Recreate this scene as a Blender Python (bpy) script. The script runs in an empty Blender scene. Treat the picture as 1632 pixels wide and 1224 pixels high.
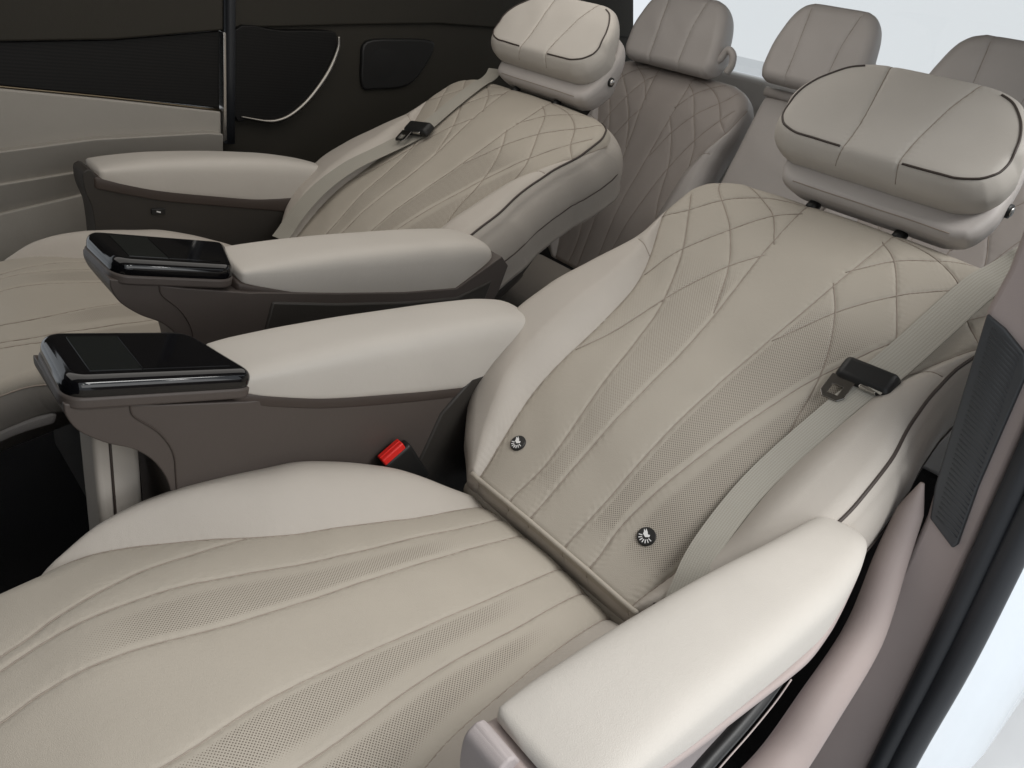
import bpy, bmesh, math
import numpy as np
from mathutils import Matrix, Vector

S = bpy.context.scene
COL = S.collection

# ------------------------------------------------------------------ camera, world, lamps, exposure
EYE = 1.55                       # eye height over the ground, metres
F = 1226.0                       # focal length in pixels of a 1632 px wide picture
# rows: rear of the car (X), far side of the car (Y), up (Z), each in camera axes (right, down, forward)
M = np.array([[0.74157698, -0.19166351, 0.64290643],
              [-0.64830023, -0.45120896, 0.61328402],
              [0.17254097, -0.8715937, -0.45886168]])
cam = bpy.data.cameras.new('camera')
cam.sensor_width = 36.0
cam.lens = F / 1632 * 36
cam.clip_start = 0.02
cam.clip_end = 200
camo = bpy.data.objects.new('camera', cam)
COL.objects.link(camo)
r_, u_, b_ = M[:, 0], -M[:, 1], -M[:, 2]
camo.matrix_world = Matrix(((r_[0], u_[0], b_[0], 0), (r_[1], u_[1], b_[1], 0), (r_[2], u_[2], b_[2], EYE), (0, 0, 0, 1)))
S.camera = camo

world = bpy.data.worlds.new('World')
S.world = world
world.use_nodes = True
bg = world.node_tree.nodes['Background']
bg.inputs['Color'].default_value = (0.80, 0.845, 0.89, 1)
bg.inputs['Strength'].default_value = 1.0

S.view_settings.view_transform = 'Standard'
S.view_settings.look = 'None'
S.view_settings.exposure = 0.0
S.view_settings.gamma = 1.0


def area(name, loc, target, size, sizey, energy, color=(1, 1, 1)):
    l = bpy.data.lights.new(name, 'AREA')
    l.shape = 'RECTANGLE'
    l.size = size
    l.size_y = sizey
    l.energy = energy
    l.color = color
    o = bpy.data.objects.new(name, l)
    COL.objects.link(o)
    o.location = loc
    d = Vector(target) - Vector(loc)
    o.rotation_euler = d.to_track_quat('-Z', 'Y').to_euler()
    return o


# showroom ceiling lamps: the row outside the open door, then two added fills
area('showroom_lamp_or_fill', (1.45, -0.95, 3.35), (1.1, 0.3, 0.9), 1.5, 1.0, 70, (1.0, 0.985, 0.96))
for _x, _z in ((0.2, 2.75), (1.0, 2.8), (1.9, 2.7)):
    area('showroom_spot', (_x, -1.7, _z), (0.4, 1.0, 0.95), .16, .10, 2.2, (1.0, 0.98, 0.95))
area('showroom_lamp_or_fill', (0.9, -2.2, 1.75), (0.9, 1.2, 1.0), 2.6, 1.4, 20, (1.0, 0.985, 0.96))  # added low fill through the doorway, no lamp stands there
area('cabin_fill', (0.80, 1.45, EYE + 0.31), (0.80, 1.45, 0), 2.3, 1.2, 11.0, (1.0, 0.955, 0.895))  # added fill under the roof to lift the far seats, not a fitted lamp


# ------------------------------------------------------------------ helpers
def ray(x, y):
    return M @ np.array([(x - 816) / F, (y - 612) / F, 1.0])


def at_y(x, y, Y):
    r = ray(x, y)
    return r * (Y / r[1])


def at_x(x, y, X):
    r = ray(x, y)
    return r * (X / r[0])


def at_z(x, y, Z):
    r = ray(x, y)
    return r * (Z / r[2])


BASE = {}


def base_of(o):
    while o is not None:
        if o.name in BASE:
            return BASE[o.name]
        o = o.parent
    return np.zeros(3)


def tag(o, label, cat, group=None):
    o['label'] = label
    o['category'] = cat
    if group:
        o['group'] = group
    return o


def thing(name, label, cat, base, group=None):
    """an Empty at the base of a thing; base is given relative to the eye"""
    o = bpy.data.objects.new(name, None)
    COL.objects.link(o)
    o.empty_display_size = 0.05
    o.location = (base[0], base[1], base[2] + EYE)
    BASE[o.name] = np.array(base, float)
    return tag(o, label, cat, group)


def obj(name, V, faces, m, parent=None, smooth=True, sharp=None, uv=None, attrs=None):
    V = np.asarray(V, float)
    if parent is not None:
        V = V - base_of(parent)
    else:
        V = V + np.array([0, 0, EYE])
    me = bpy.data.meshes.new(name)
    me.from_pydata(V.tolist(), [], [list(map(int, f)) for f in faces])
    me.update()
    bm = bmesh.new()
    bm.from_mesh(me)
    bmesh.ops.recalc_face_normals(bm, faces=bm.faces)
    bm.to_mesh(me)
    bm.free()
    if smooth:
        me.polygons.foreach_set('use_smooth', [True] * len(me.polygons))
        if sharp:
            me.set_sharp_from_angle(angle=math.radians(sharp))
    if uv is not None:
        l = me.uv_layers.new(name='UVMap')
        vi = np.zeros(len(me.loops), int)
        me.loops.foreach_get('vertex_index', vi)
        l.data.foreach_set('uv', np.asarray(uv, float)[vi].ravel())
    if attrs:
        for k, a in attrs.items():
            at = me.attributes.new(k, 'FLOAT', 'POINT')
            at.data.foreach_set('value', np.asarray(a, float))
    me.materials.append(m)
    o = bpy.data.objects.new(name, me)
    COL.objects.link(o)
    if parent is not None:
        o.parent = parent
    return o


def bevel(o, w, seg=3, angle=35):
    b = o.modifiers.new('bevel', 'BEVEL')
    b.width = w
    b.segments = seg
    b.limit_method = 'ANGLE'
    b.angle_limit = math.radians(angle)
    b.harden_normals = False
    return o


def hermite(xs, ys):
    xs = np.asarray(xs, float)
    ys = np.asarray(ys, float)
    d = np.diff(ys) / np.diff(xs)
    m = np.zeros_like(ys)
    m[0], m[-1] = d[0], d[-1]
    for i in range(1, len(xs) - 1):
        m[i] = 0 if d[i - 1] * d[i] <= 0 else 2 * d[i - 1] * d[i] / (d[i - 1] + d[i])

    def fn(x):
        x = np.clip(np.asarray(x, float), xs[0], xs[-1])
        i = np.clip(np.searchsorted(xs, x) - 1, 0, len(xs) - 2)
        h = xs[i + 1] - xs[i]
        t = (x - xs[i]) / h
        return ((2 * t**3 - 3 * t**2 + 1) * ys[i] + (t**3 - 2 * t**2 + t) * h * m[i]
                + (-2 * t**3 + 3 * t**2) * ys[i + 1] + (t**3 - t**2) * h * m[i + 1])
    return fn


def catmull(P, n=8, closed=False):
    P = np.asarray(P, float)
    k = len(P)
    out = []
    for i in range(k if closed else k - 1):
        if closed:
            p0, p1, p2, p3 = P[(i - 1) % k], P[i], P[(i + 1) % k], P[(i + 2) % k]
        else:
            p1, p2 = P[i], P[i + 1]
            p0 = P[i - 1] if i else 2 * p1 - p2
            p3 = P[i + 2] if i + 2 < k else 2 * p2 - p1
        for j in range(n):
            t = j / n
            out.append(0.5 * (2 * p1 + (p2 - p0) * t + (2 * p0 - 5 * p1 + 4 * p2 - p3) * t * t
                              + (3 * p1 - p0 - 3 * p2 + p3) * t**3))
    if not closed:
        out.append(P[-1])
    return np.array(out)


def polydist(U, V, line):
    """distance of every (U,V) to a polyline"""
    best = np.full(U.shape, 1e9)
    line = np.asarray(line, float)
    for a, b in zip(line[:-1], line[1:]):
        d = b - a
        L = d @ d
        if L < 1e-14:
            continue
        t = np.clip(((U - a[0]) * d[0] + (V - a[1]) * d[1]) / L, 0, 1)
        dd = (U - a[0] - t * d[0])**2 + (V - a[1] - t * d[1])**2
        best = np.minimum(best, dd)
    return np.sqrt(best)


def tube_data(P, r, seg=8, cap=True, off=0):
    P = np.asarray(P, float)
    n = len(P)
    T = np.gradient(P, axis=0)
    T /= np.linalg.norm(T, axis=1)[:, None] + 1e-12
    ref = np.array([0, 0, 1.0])
    if abs(T[0] @ ref) > .9:
        ref = np.array([1.0, 0, 0])
    verts, faces = [], []
    nrm = np.cross(T[0], ref)
    nrm /= np.linalg.norm(nrm)
    rr = np.broadcast_to(np.asarray(r, float), (n,))
    for i in range(n):
        nrm = nrm - T[i] * (nrm @ T[i])
        nrm /= np.linalg.norm(nrm) + 1e-12
        bn = np.cross(T[i], nrm)
        for j in range(seg):
            a = 2 * math.pi * j / seg
            verts.append(P[i] + rr[i] * (math.cos(a) * nrm + math.sin(a) * bn))
    for i in range(n - 1):
        for j in range(seg):
            a, b = i * seg + j, i * seg + (j + 1) % seg
            faces.append([off + a, off + b, off + b + seg, off + a + seg])
    if cap:
        faces.append([off + j for j in range(seg)][::-1])
        faces.append([off + (n - 1) * seg + j for j in range(seg)])
    return verts, faces


def tubes(name, paths, r, m, parent=None, seg=8):
    if 1 < len(paths) < 6:
        return [tubes(name, [p], r, m, parent, seg) for p in paths][0]
    V, Fc = [], []
    for p in paths:
        v, f = tube_data(p, r, seg, off=len(V))
        V += v
        Fc += f
    return obj(name, V, Fc, m, parent)


def prism(name, poly, axis, a, b, m, parent=None, bw=0.0, seg=3, smooth=False):
    """extrude a closed polygon of 2D points between a and b along an axis.
    axis 'y': points are (x,z); axis 'x': points are (y,z); axis 'z': points are (x,y)"""
    n = len(poly)
    V = []
    for h in (a, b):
        for p in poly:
            V.append({'y': (p[0], h, p[1]), 'x': (h, p[0], p[1]), 'z': (p[0], p[1], h)}[axis])
    Fc = [list(range(n))[::-1], list(range(n, 2 * n))]
    for i in range(n):
        j = (i + 1) % n
        Fc.append([i, j, n + j, n + i])
    o = obj(name, V, Fc, m, parent, smooth=True, sharp=32)
    if bw:
        bevel(o, bw, seg)
    return o


def box(name, lo, hi, m, parent=None, bw=0.0, seg=3):
    return prism(name, [(lo[0], lo[1]), (hi[0], lo[1]), (hi[0], hi[1]), (lo[0], hi[1])], 'z', lo[2], hi[2], m, parent, bw, seg)


def round_poly(P, r, n=6):
    """polygon with its corners replaced by arcs-like quadratic curves"""
    P = [np.asarray(p, float) for p in P]
    out = []
    for i, p in enumerate(P):
        a, b = P[i - 1], P[(i + 1) % len(P)]
        ra = min(r, .45 * np.linalg.norm(a - p))
        rb = min(r, .45 * np.linalg.norm(b - p))
        p0 = p + (a - p) / np.linalg.norm(a - p) * ra
        p1 = p + (b - p) / np.linalg.norm(b - p) * rb
        for k in range(n + 1):
            t = k / n
            out.append(tuple((1 - t)**2 * p0 + 2 * t * (1 - t) * p + t * t * p1))
    return out


def oriented(name, O, X, Y, Z, size, m, parent=None, bw=0.0, taper=1.0):
    X, Y, Z = [np.asarray(a, float) / np.linalg.norm(a) for a in (X, Y, Z)]
    V = []
    for k in (-1, 1):
        s = taper if k > 0 else 1
        for i, j in ((-1, -1), (1, -1), (1, 1), (-1, 1)):
            V.append(np.asarray(O) + X * i * s * size[0] / 2 + Y * j * s * size[1] / 2 + Z * k * size[2] / 2)
    Fc = [[3, 2, 1, 0], [4, 5, 6, 7]] + [[i, (i + 1) % 4, 4 + (i + 1) % 4, 4 + i] for i in range(4)]
    o = obj(name, V, Fc, m, parent, sharp=32)
    if bw:
        bevel(o, bw, 4)
    return o


# ------------------------------------------------------------------ materials
def mat(name, color, rough=0.5, spec=0.5, metal=0.0, grain=0.0, gscale=900.0, coat=0.0, vary=0.06, sheen=0.0):
    m = bpy.data.materials.new(name)
    m.use_nodes = True
    nt = m.node_tree
    b = nt.nodes['Principled BSDF']
    b.inputs['Roughness'].default_value = rough
    b.inputs['Specular IOR Level'].default_value = spec
    b.inputs['Metallic'].default_value = metal
    b.inputs['Coat Weight'].default_value = coat
    b.inputs['Coat Roughness'].default_value = 0.05
    b.inputs['Sheen Weight'].default_value = sheen
    tc = nt.nodes.new('ShaderNodeTexCoord')
    n1 = nt.nodes.new('ShaderNodeTexNoise')
    n1.inputs['Scale'].default_value = 9
    n1.inputs['Detail'].default_value = 5
    nt.links.new(tc.outputs['Object'], n1.inputs['Vector'])
    mx = nt.nodes.new('ShaderNodeMix')
    mx.data_type = 'RGBA'
    c = np.array(color)
    mx.inputs['A'].default_value = (*(c * (1 - vary)), 1)
    mx.inputs['B'].default_value = (*np.minimum(c * (1 + vary), 1), 1)
    nt.links.new(n1.outputs['Fac'], mx.inputs['Factor'])
    nt.links.new(mx.outputs['Result'], b.inputs['Base Color'])
    if grain:
        vo = nt.nodes.new('ShaderNodeTexVoronoi')
        vo.inputs['Scale'].default_value = gscale
        nt.links.new(tc.outputs['Object'], vo.inputs['Vector'])
        n2 = nt.nodes.new('ShaderNodeTexNoise')
        n2.inputs['Scale'].default_value = gscale * .12
        n2.inputs['Detail'].default_value = 4
        nt.links.new(tc.outputs['Object'], n2.inputs['Vector'])
        n3 = nt.nodes.new('ShaderNodeTexNoise')
        n3.inputs['Scale'].default_value = 34
        n3.inputs['Detail'].default_value = 3
        n3.inputs['Distortion'].default_value = 1.5
        nt.links.new(tc.outputs['Object'], n3.inputs['Vector'])
        b3 = nt.nodes.new('ShaderNodeBump')
        b3.inputs['Strength'].default_value = 0.16
        b3.inputs['Distance'].default_value = 0.0016
        nt.links.new(n3.outputs['Fac'], b3.inputs['Height'])
        rr = nt.nodes.new('ShaderNodeMapRange')
        rr.inputs['To Min'].default_value = rough - .07
        rr.inputs['To Max'].default_value = rough + .08
        nt.links.new(n1.outputs['Fac'], rr.inputs['Value'])
        nt.links.new(rr.outputs['Result'], b.inputs['Roughness'])
        ad = nt.nodes.new('ShaderNodeMath')
        ad.operation = 'ADD'
        nt.links.new(vo.outputs['Distance'], ad.inputs[0])
        nt.links.new(n2.outputs['Fac'], ad.inputs[1])
        bp = nt.nodes.new('ShaderNodeBump')
        bp.inputs['Strength'].default_value = grain
        bp.inputs['Distance'].default_value = 0.0008
        nt.links.new(ad.outputs[0], bp.inputs['Height'])
        nt.links.new(b3.outputs['Normal'], bp.inputs['Normal'])
        nt.links.new(bp.outputs['Normal'], b.inputs['Normal'])
    return m


def perforate(m, pitch=0.0031, dark=(0.13, 0.11, 0.09)):
    """rows of punched holes wherever the mesh attribute 'perf' is above zero (UVs are metres)"""
    nt = m.node_tree
    b = nt.nodes['Principled BSDF']
    src = b.inputs['Base Color'].links[0].from_socket
    uv = nt.nodes.new('ShaderNodeUVMap')
    uv.uv_map = 'UVMap'
    sc = nt.nodes.new('ShaderNodeVectorMath')
    sc.operation = 'SCALE'
    sc.inputs['Scale'].default_value = 1 / pitch
    nt.links.new(uv.outputs['UV'], sc.inputs[0])
    rot = nt.nodes.new('ShaderNodeVectorRotate')
    rot.rotation_type = 'Z_AXIS'
    rot.inputs['Angle'].default_value = math.radians(45)
    nt.links.new(sc.outputs[0], rot.inputs['Vector'])
    fr = nt.nodes.new('ShaderNodeVectorMath')
    fr.operation = 'FRACTION'
    nt.links.new(rot.outputs[0], fr.inputs[0])
    sb = nt.nodes.new('ShaderNodeVectorMath')
    sb.operation = 'SUBTRACT'
    sb.inputs[1].default_value = (0.5, 0.5, 0)
    nt.links.new(fr.outputs[0], sb.inputs[0])
    ln = nt.nodes.new('ShaderNodeVectorMath')
    ln.operation = 'LENGTH'
    nt.links.new(sb.outputs[0], ln.inputs[0])
    at = nt.nodes.new('ShaderNodeAttribute')
    at.attribute_name = 'perf'
    rad = nt.nodes.new('ShaderNodeMath')
    rad.operation = 'MULTIPLY'
    rad.inputs[1].default_value = 0.29
    nt.links.new(at.outputs['Fac'], rad.inputs[0])
    df = nt.nodes.new('ShaderNodeMath')
    df.operation = 'SUBTRACT'
    nt.links.new(rad.outputs[0], df.inputs[0])
    nt.links.new(ln.outputs['Value'], df.inputs[1])
    mr = nt.nodes.new('ShaderNodeMapRange')
    mr.inputs['From Min'].default_value = -0.05
    mr.inputs['From Max'].default_value = 0.05
    nt.links.new(df.outputs[0], mr.inputs['Value'])
    mx = nt.nodes.new('ShaderNodeMix')
    mx.data_type = 'RGBA'
    mx.inputs['B'].default_value = (*dark, 1)
    nt.links.new(src, mx.inputs['A'])
    nt.links.new(mr.outputs['Result'], mx.inputs['Factor'])
    nt.links.new(mx.outputs['Result'], b.inputs['Base Color'])
    return m


BEIGE = (0.50, 0.455, 0.395)
M_leather = mat('beige_leather', (0.46, 0.422, 0.378), 0.55, 0.32, grain=0.25)
M_insert = perforate(mat('perforated_leather', (0.405, 0.368, 0.314), 0.57, 0.32, grain=0.3))
M_pad = mat('pad_leather', (0.49, 0.46, 0.42), 0.55, 0.32, grain=0.2)
M_thread = mat('taupe_thread', (0.32, 0.275, 0.235), 0.8, 0.2)
M_piping = mat('dark_piping', (0.055, 0.042, 0.036), 0.5, 0.4)
M_brown = mat('brown_plastic', (0.078, 0.064, 0.057), 0.45, 0.4, grain=0.15, gscale=1500)
M_darkbrown = mat('dark_brown_plastic', (0.035, 0.031, 0.027), 0.5, 0.4, grain=0.15, gscale=1500)
M_taupe = mat('taupe_plastic', (0.37, 0.31, 0.292), 0.5, 0.35, grain=0.15, gscale=1500)
M_pale = mat('pale_grey_plastic', (0.62, 0.60, 0.58), 0.5, 0.3)
M_taupe_shaded = mat('shaded_taupe_plastic', (0.30, 0.25, 0.235), 0.55, 0.3, grain=0.15, gscale=1500)  # taupe trim colour darkened to stand in for shade on the ridge
M_lilac = mat('pale_lilac_plastic', (0.37, 0.33, 0.325), 0.6, 0.3, grain=0.15, gscale=1500)
M_greyleather = mat('grey_leather', (0.46, 0.43, 0.41), 0.5, 0.4, grain=0.25)
M_greyins = perforate(mat('grey_insert_leather', (0.39, 0.35, 0.325), 0.5, 0.4, grain=0.25))
M_gloss = mat('black_gloss', (0.004, 0.004, 0.005), 0.07, 0.4, coat=0.25, vary=0)
M_glass = mat('black_display_glass', (0.010, 0.012, 0.012), 0.12, 0.5, coat=0.5, vary=0)
M_black = mat('black_plastic', (0.012, 0.012, 0.012), 0.45, 0.4)
M_red = mat('red_plastic', (0.72, 0.02, 0.015), 0.35, 0.5)
M_white = mat('white_print', (0.8, 0.8, 0.8), 0.5, 0.4)
M_brass = mat('dull_brass', (0.16, 0.13, 0.09), 0.35, 0.5, metal=1.0)
M_dullsilver = mat('dull_silver', (0.36, 0.34, 0.31), 0.35, 0.5, metal=1.0)
M_steel = mat('dark_steel', (0.30, 0.29, 0.28), 0.22, 0.5, metal=1.0)
M_chrome = mat('satin_metal', (0.62, 0.60, 0.57), 0.25, 0.5, metal=1.0)
M_belt = mat('belt_webbing', (0.44, 0.42, 0.37), 0.7, 0.25, grain=0.4, gscale=700)
M_rubber = mat('black_rubber', (0.022, 0.024, 0.028), 0.5, 0.4)
M_rib = mat('grey_ribbed_plastic', (0.05, 0.052, 0.055), 0.4, 0.4)
M_carpet = mat('black_carpet', (0.012, 0.011, 0.011), 0.95, 0.1, grain=1.0, gscale=500)
M_doorleather = mat('door_leather', (0.34, 0.318, 0.285), 0.5, 0.35, grain=0.2)
M_olive = mat('dark_olive_trim', (0.034, 0.031, 0.025), 0.65, 0.2, grain=0.2)
M_weave = mat('dark_striped_veneer', (0.007, 0.007, 0.007), 0.5, 0.2)
def stripes(m, scale, k):
    nt = m.node_tree
    b = nt.nodes['Principled BSDF']
    src = b.inputs['Base Color'].links[0].from_socket
    tc = nt.nodes.new('ShaderNodeTexCoord')
    w = nt.nodes.new('ShaderNodeTexWave')
    w.bands_direction = 'Z'
    w.inputs['Scale'].default_value = scale
    w.inputs['Distortion'].default_value = 1.2
    w.inputs['Detail'].default_value = 3
    nt.links.new(tc.outputs['Object'], w.inputs['Vector'])
    mx = nt.nodes.new('ShaderNodeMix')
    mx.data_type = 'RGBA'
    mx.inputs['B'].default_value = (*k, 1)
    nt.links.new(src, mx.inputs['A'])
    nt.links.new(w.outputs['Fac'], mx.inputs['Factor'])
    nt.links.new(mx.outputs['Result'], b.inputs['Base Color'])


def webbing(m):
    nt = m.node_tree
    b = nt.nodes['Principled BSDF']
    src = b.inputs['Base Color'].links[0].from_socket
    uv = nt.nodes.new('ShaderNodeUVMap')
    uv.uv_map = 'UVMap'
    sp = nt.nodes.new('ShaderNodeSeparateXYZ')
    nt.links.new(uv.outputs['UV'], sp.inputs[0])

    def mth(op, a, v):
        x = nt.nodes.new('ShaderNodeMath')
        x.operation = op
        nt.links.new(a, x.inputs[0])
        if hasattr(v, 'links'):
            nt.links.new(v, x.inputs[1])
        else:
            x.inputs[1].default_value = v
        return x.outputs[0]
    rib = mth('SINE', mth('MULTIPLY', sp.outputs['X'], 6.2832 * 11), 0)
    fine = mth('SINE', mth('ADD', mth('MULTIPLY', sp.outputs['Y'], 1900.0), mth('MULTIPLY', rib, 1.2)), 0)
    tot = mth('ADD', mth('MULTIPLY', rib, .6), mth('MULTIPLY', fine, .4))
    fac = mth('ADD', mth('MULTIPLY', tot, .22), .3)
    mx = nt.nodes.new('ShaderNodeMix')
    mx.data_type = 'RGBA'
    mx.inputs['B'].default_value = (.22, .205, .175, 1)
    nt.links.new(src, mx.inputs['A'])
    nt.links.new(fac, mx.inputs['Factor'])
    nt.links.new(mx.outputs['Result'], b.inputs['Base Color'])


webbing(M_belt)
stripes(M_weave, 38, (0.012, 0.0115, 0.011))
M_paint = mat('white_car_paint', (0.66, 0.72, 0.78), 0.25, 0.5, coat=0.6, vary=0.01)
M_floor = mat('showroom_floor', (0.6, 0.61, 0.62), 0.35, 0.4)
M_roof = mat('roof_cloth', (0.25, 0.23, 0.20), 0.9, 0.2)


# ------------------------------------------------------------------ upholstered surfaces
class Frame:
    """local axes of an upholstered panel: u to the far side, v along the panel, h out of it"""
    def __init__(s, O, deg):
        a = math.radians(deg)
        s.O = np.array(O, float)
        s.V = np.array([math.cos(a), 0, math.sin(a)])
        s.N = np.array([-math.sin(a), 0, math.cos(a)])
        s.U = np.array([0, 1.0, 0])
        if deg > 90:
            s.N = -s.N

    def P(s, u, v, h):
        u, v, h = np.broadcast_arrays(np.asarray(u, float), v, h)
        return s.O + u[..., None] * s.U + v[..., None] * s.V + h[..., None] * s.N


def round_edge(d, r):
    q = np.clip(d, 0, r) / r
    return -r * (1 - np.sqrt(np.maximum(0, 1 - (1 - q)**2)))


class Panel:
    """a padded panel: outline half width W(v), shape h(u,v), grooves along seams"""
    def __init__(s, frame, W, v0, v1, shape, r, seams=(), groove=(0.0022, 0.0026, 0.0012, 0.012), neg=None):
        s.f, s.W, s.v0, s.v1, s.shape, s.r = frame, W, v0, v1, shape, r
        s.seams = [np.asarray(p, float) for p in seams]
        s.g = groove
        vs = np.linspace(v0, v1, 120)
        w = W(vs)
        s.neg = neg if neg is not None else (lambda v: np.ones_like(np.asarray(v, float)))
        kn = s.neg(vs)
        s.out = np.vstack([np.c_[w, vs], np.c_[-(w * kn)[::-1], vs[::-1]], [[w[0], vs[0]]]])

    def h(s, u, v, seams=True):
        u, v = np.broadcast_arrays(np.asarray(u, float), np.asarray(v, float))
        H = s.shape(u, v) + .0011 * np.sin(u * 31 + 2.1 * np.sin(v * 17 + 1)) * np.sin(v * 23 + 1.7 * np.sin(u * 13 + s.v1 * 9)) + round_edge(polydist(u, v, s.out), s.r(v) if callable(s.r) else s.r)
        if seams and s.seams:
            d = np.full(u.shape, 1e9)
            for p in s.seams:
                d = np.minimum(d, polydist(u, v, p))
            H = H + .0005 * np.exp(-(d / .014)**2) * (np.sin(u * 330 + 9 * np.sin(v * 31)) * np.sin(v * 410 + 7 * np.sin(u * 47)))
            H = H - s.g[0] * np.exp(-(d / s.g[1])**2) - s.g[2] * np.exp(-(d / s.g[3])**2)
        return H

    def pt(s, u, v, lift=0.0, seams=False):
        u = np.asarray(u, float)
        v = np.asarray(v, float)
        return s.f.P(u, v, s.h(u, v, seams) + lift)

    def build(s, name, m, parent, nr=200, nc=200, thick=0.13, inset=0.03, perf=None, split=None, bulge=0.0):
        t = np.linspace(-1, 1, nc)
        sv = .55 * t + .45 * np.sin(t * math.pi / 2)
        q = np.linspace(0, 1, nr)
        qv = .7 * q + .3 * (.5 - .5 * np.cos(math.pi * q))
        vv = s.v0 + (s.v1 - s.v0) * qv
        Vg, Sg = np.meshgrid(vv, sv, indexing='ij')
        Ug = Sg * s.W(Vg) * np.where(Sg < 0, s.neg(Vg), 1.0)
        H = s.h(Ug, Vg)
        P = s.f.P(Ug, Vg, H).reshape(-1, 3)
        idx = np.arange(nr * nc).reshape(nr, nc)
        a, b, c, d = idx[:-1, :-1].ravel(), idx[:-1, 1:].ravel(), idx[1:, 1:].ravel(), idx[1:, :-1].ravel()
        faces = np.c_[a, b, c, d].tolist()
        # side skirt
        loop = np.concatenate([idx[0, :], idx[1:, -1], idx[-1, -2::-1], idx[-2:0:-1, 0]])
        Lu, Lv, Lh = Ug.ravel()[loop], Vg.ravel()[loop], H.ravel()[loop]
        cu, cv = 0.0, .5 * (s.v0 + s.v1)
        uvs = np.c_[Ug.ravel(), Vg.ravel()]
        prev = loop
        verts = [P]
        n0 = len(P)
        levels = (0.04, .10, .18, .28, .4, .52, .64, .76, .86, .94, 1.0)
        for k in levels:
            ins = inset * (k**2.0) - bulge * math.sin(math.pi * min(1, k * 1.15)**.8 * .95)
            su = np.sign(Lu) * np.maximum(np.abs(Lu) - ins, 0)
            svv = np.where(Lv > cv, np.maximum(Lv - ins, cv), np.minimum(Lv + ins, cv))
            verts.append(s.f.P(su, svv, Lh - thick * k))
            uvs = np.vstack([uvs, np.c_[su, svv]])
            cur = np.arange(n0, n0 + len(loop))
            n0 += len(loop)
            for i in range(len(loop)):
                j = (i + 1) % len(loop)
                faces.append([prev[i], prev[j], cur[j], cur[i]])
            prev = cur
        faces.append(list(prev))
        Vt = np.vstack(verts)
        pf = np.zeros(len(Vt))
        if perf is not None:
            pf[:nr * nc] = perf(Ug, Vg).ravel()
        o = obj(name, Vt, faces, m, parent, uv=uvs, attrs={'perf': pf})
        if split is not None:
            m2, inside = split
            o.data.materials.append(m2)
            mid_u = (Ug[:-1, :-1] + Ug[1:, 1:]).ravel() / 2
            mid_v = (Vg[:-1, :-1] + Vg[1:, 1:]).ravel() / 2
            ins = inside(mid_u, mid_v).astype(int)
            mi = np.zeros(len(o.data.polygons), int)
            mi[:len(ins)] = ins
            o.data.polygons.foreach_set('material_index', mi)
        return o

    def lines(s, name, seams, r, m, parent, lift=0.0, n=6):
        paths = []
        for p in seams:
            q = catmull(p, n)
            paths.append(s.pt(q[:, 0], q[:, 1], lift, True))
        return tubes(name, paths, r, m, parent, 6)


def mirror(seams):
    return [np.asarray(p) * [-1, 1] for p in seams]


def sm(x, a, b):
    t = np.clip((x - a) / (b - a), 0, 1)
    return t * t * (3 - 2 * t)


# ---- the backrest pattern (metres, u from the centre line, v up the backrest)
BS = [(.175, -.03), (.180, .0), (.196, .066), (.214, .16), (.219, .30), (.232, .442), (.260, .523), (.300, .60), (.325, .651), (.338, .731)]
B2 = [(.092, -.03), (.093, .0), (.088, .08), (.110, .22), (.136, .36), (.156, .44), (.205, .555), (.270, .657), (.310, .712)]
BT = [(.040, -.03), (.040, .0), (.042, .07), (.043, .2), (.046, .35), (.058, .49), (.073, .615), (.084, .74), (.086, .80)]
BA = [(.215, .27), (.185, .345), (.165, .438), (.143, .505), (.108, .575), (.070, .628)]
BB = [(.240, .486), (.220, .564), (.168, .654), (.122, .724), (.080, .757)]
BC = [(.318, .63), (.279, .665), (.232, .728), (.169, .766), (.090, .782)]
BD = [(.060, .47), (.108, .575), (.168, .656), (.208, .695), (.264, .744), (.284, .773)]
BE = [(.072, .66), (.120, .724), (.167, .757), (.222, .788)]
BX = [(.264, .53), (.285, .541), (.305, .547)]


def resample(p):
    return catmull(p, 6)


def backrest_panel(frame, k=1.0, kv=1.0):
    W0 = hermite([-.03, -.01, .02, .06, .12, .20, .28, .36, .45, .52, .58, .66, .72, .76, .785, .80],
                 [.200, .224, .266, .306, .345, .374, .384, .380, .360, .341, .332, .338, .338, .322, .290, .24])
    W = lambda v: k * W0(np.asarray(v) / kv)
    bs = np.array(BS)
    b0 = hermite(bs[:, 1], bs[:, 0])
    Hb0 = hermite([-.03, .04, .15, .3, .45, .56, .66, .8], [.008, .022, .038, .044, .034, .014, .0, .0])

    def shape(u, v):
        vq = v / kv
        w, b, hb = W(v), k * b0(vq), Hb0(vq)
        au = np.abs(u)
        t = np.clip((au - b) / np.maximum(w - b, .02), 0, 1)
        bol = hb * np.sin(np.clip(t / .36, 0, 1) * math.pi / 2) * (1 - .45 * t * t)
        crown = .012 * (1 - np.clip(au / np.maximum(b, .01), 0, 1)**2)
        lumbar = .018 * np.exp(-((vq - .22) / .16)**2) - .015 * sm(vq, .62, .82)
        return bol + crown + lumbar
    one = [resample(p) for p in (BS, B2, BT, BA, BB, BC, BD, BE, BX)]
    seams = one + mirror(one)
    seams = [p * [k, kv] for p in seams]
    return Panel(frame, W, -.03 * kv, .80 * kv, shape, lambda v: .016 + .018 * sm(v / kv, -.02, .06), seams, neg=lambda v: 1 - .10 * (1 - sm(v / kv, .40, .66)))


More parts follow.
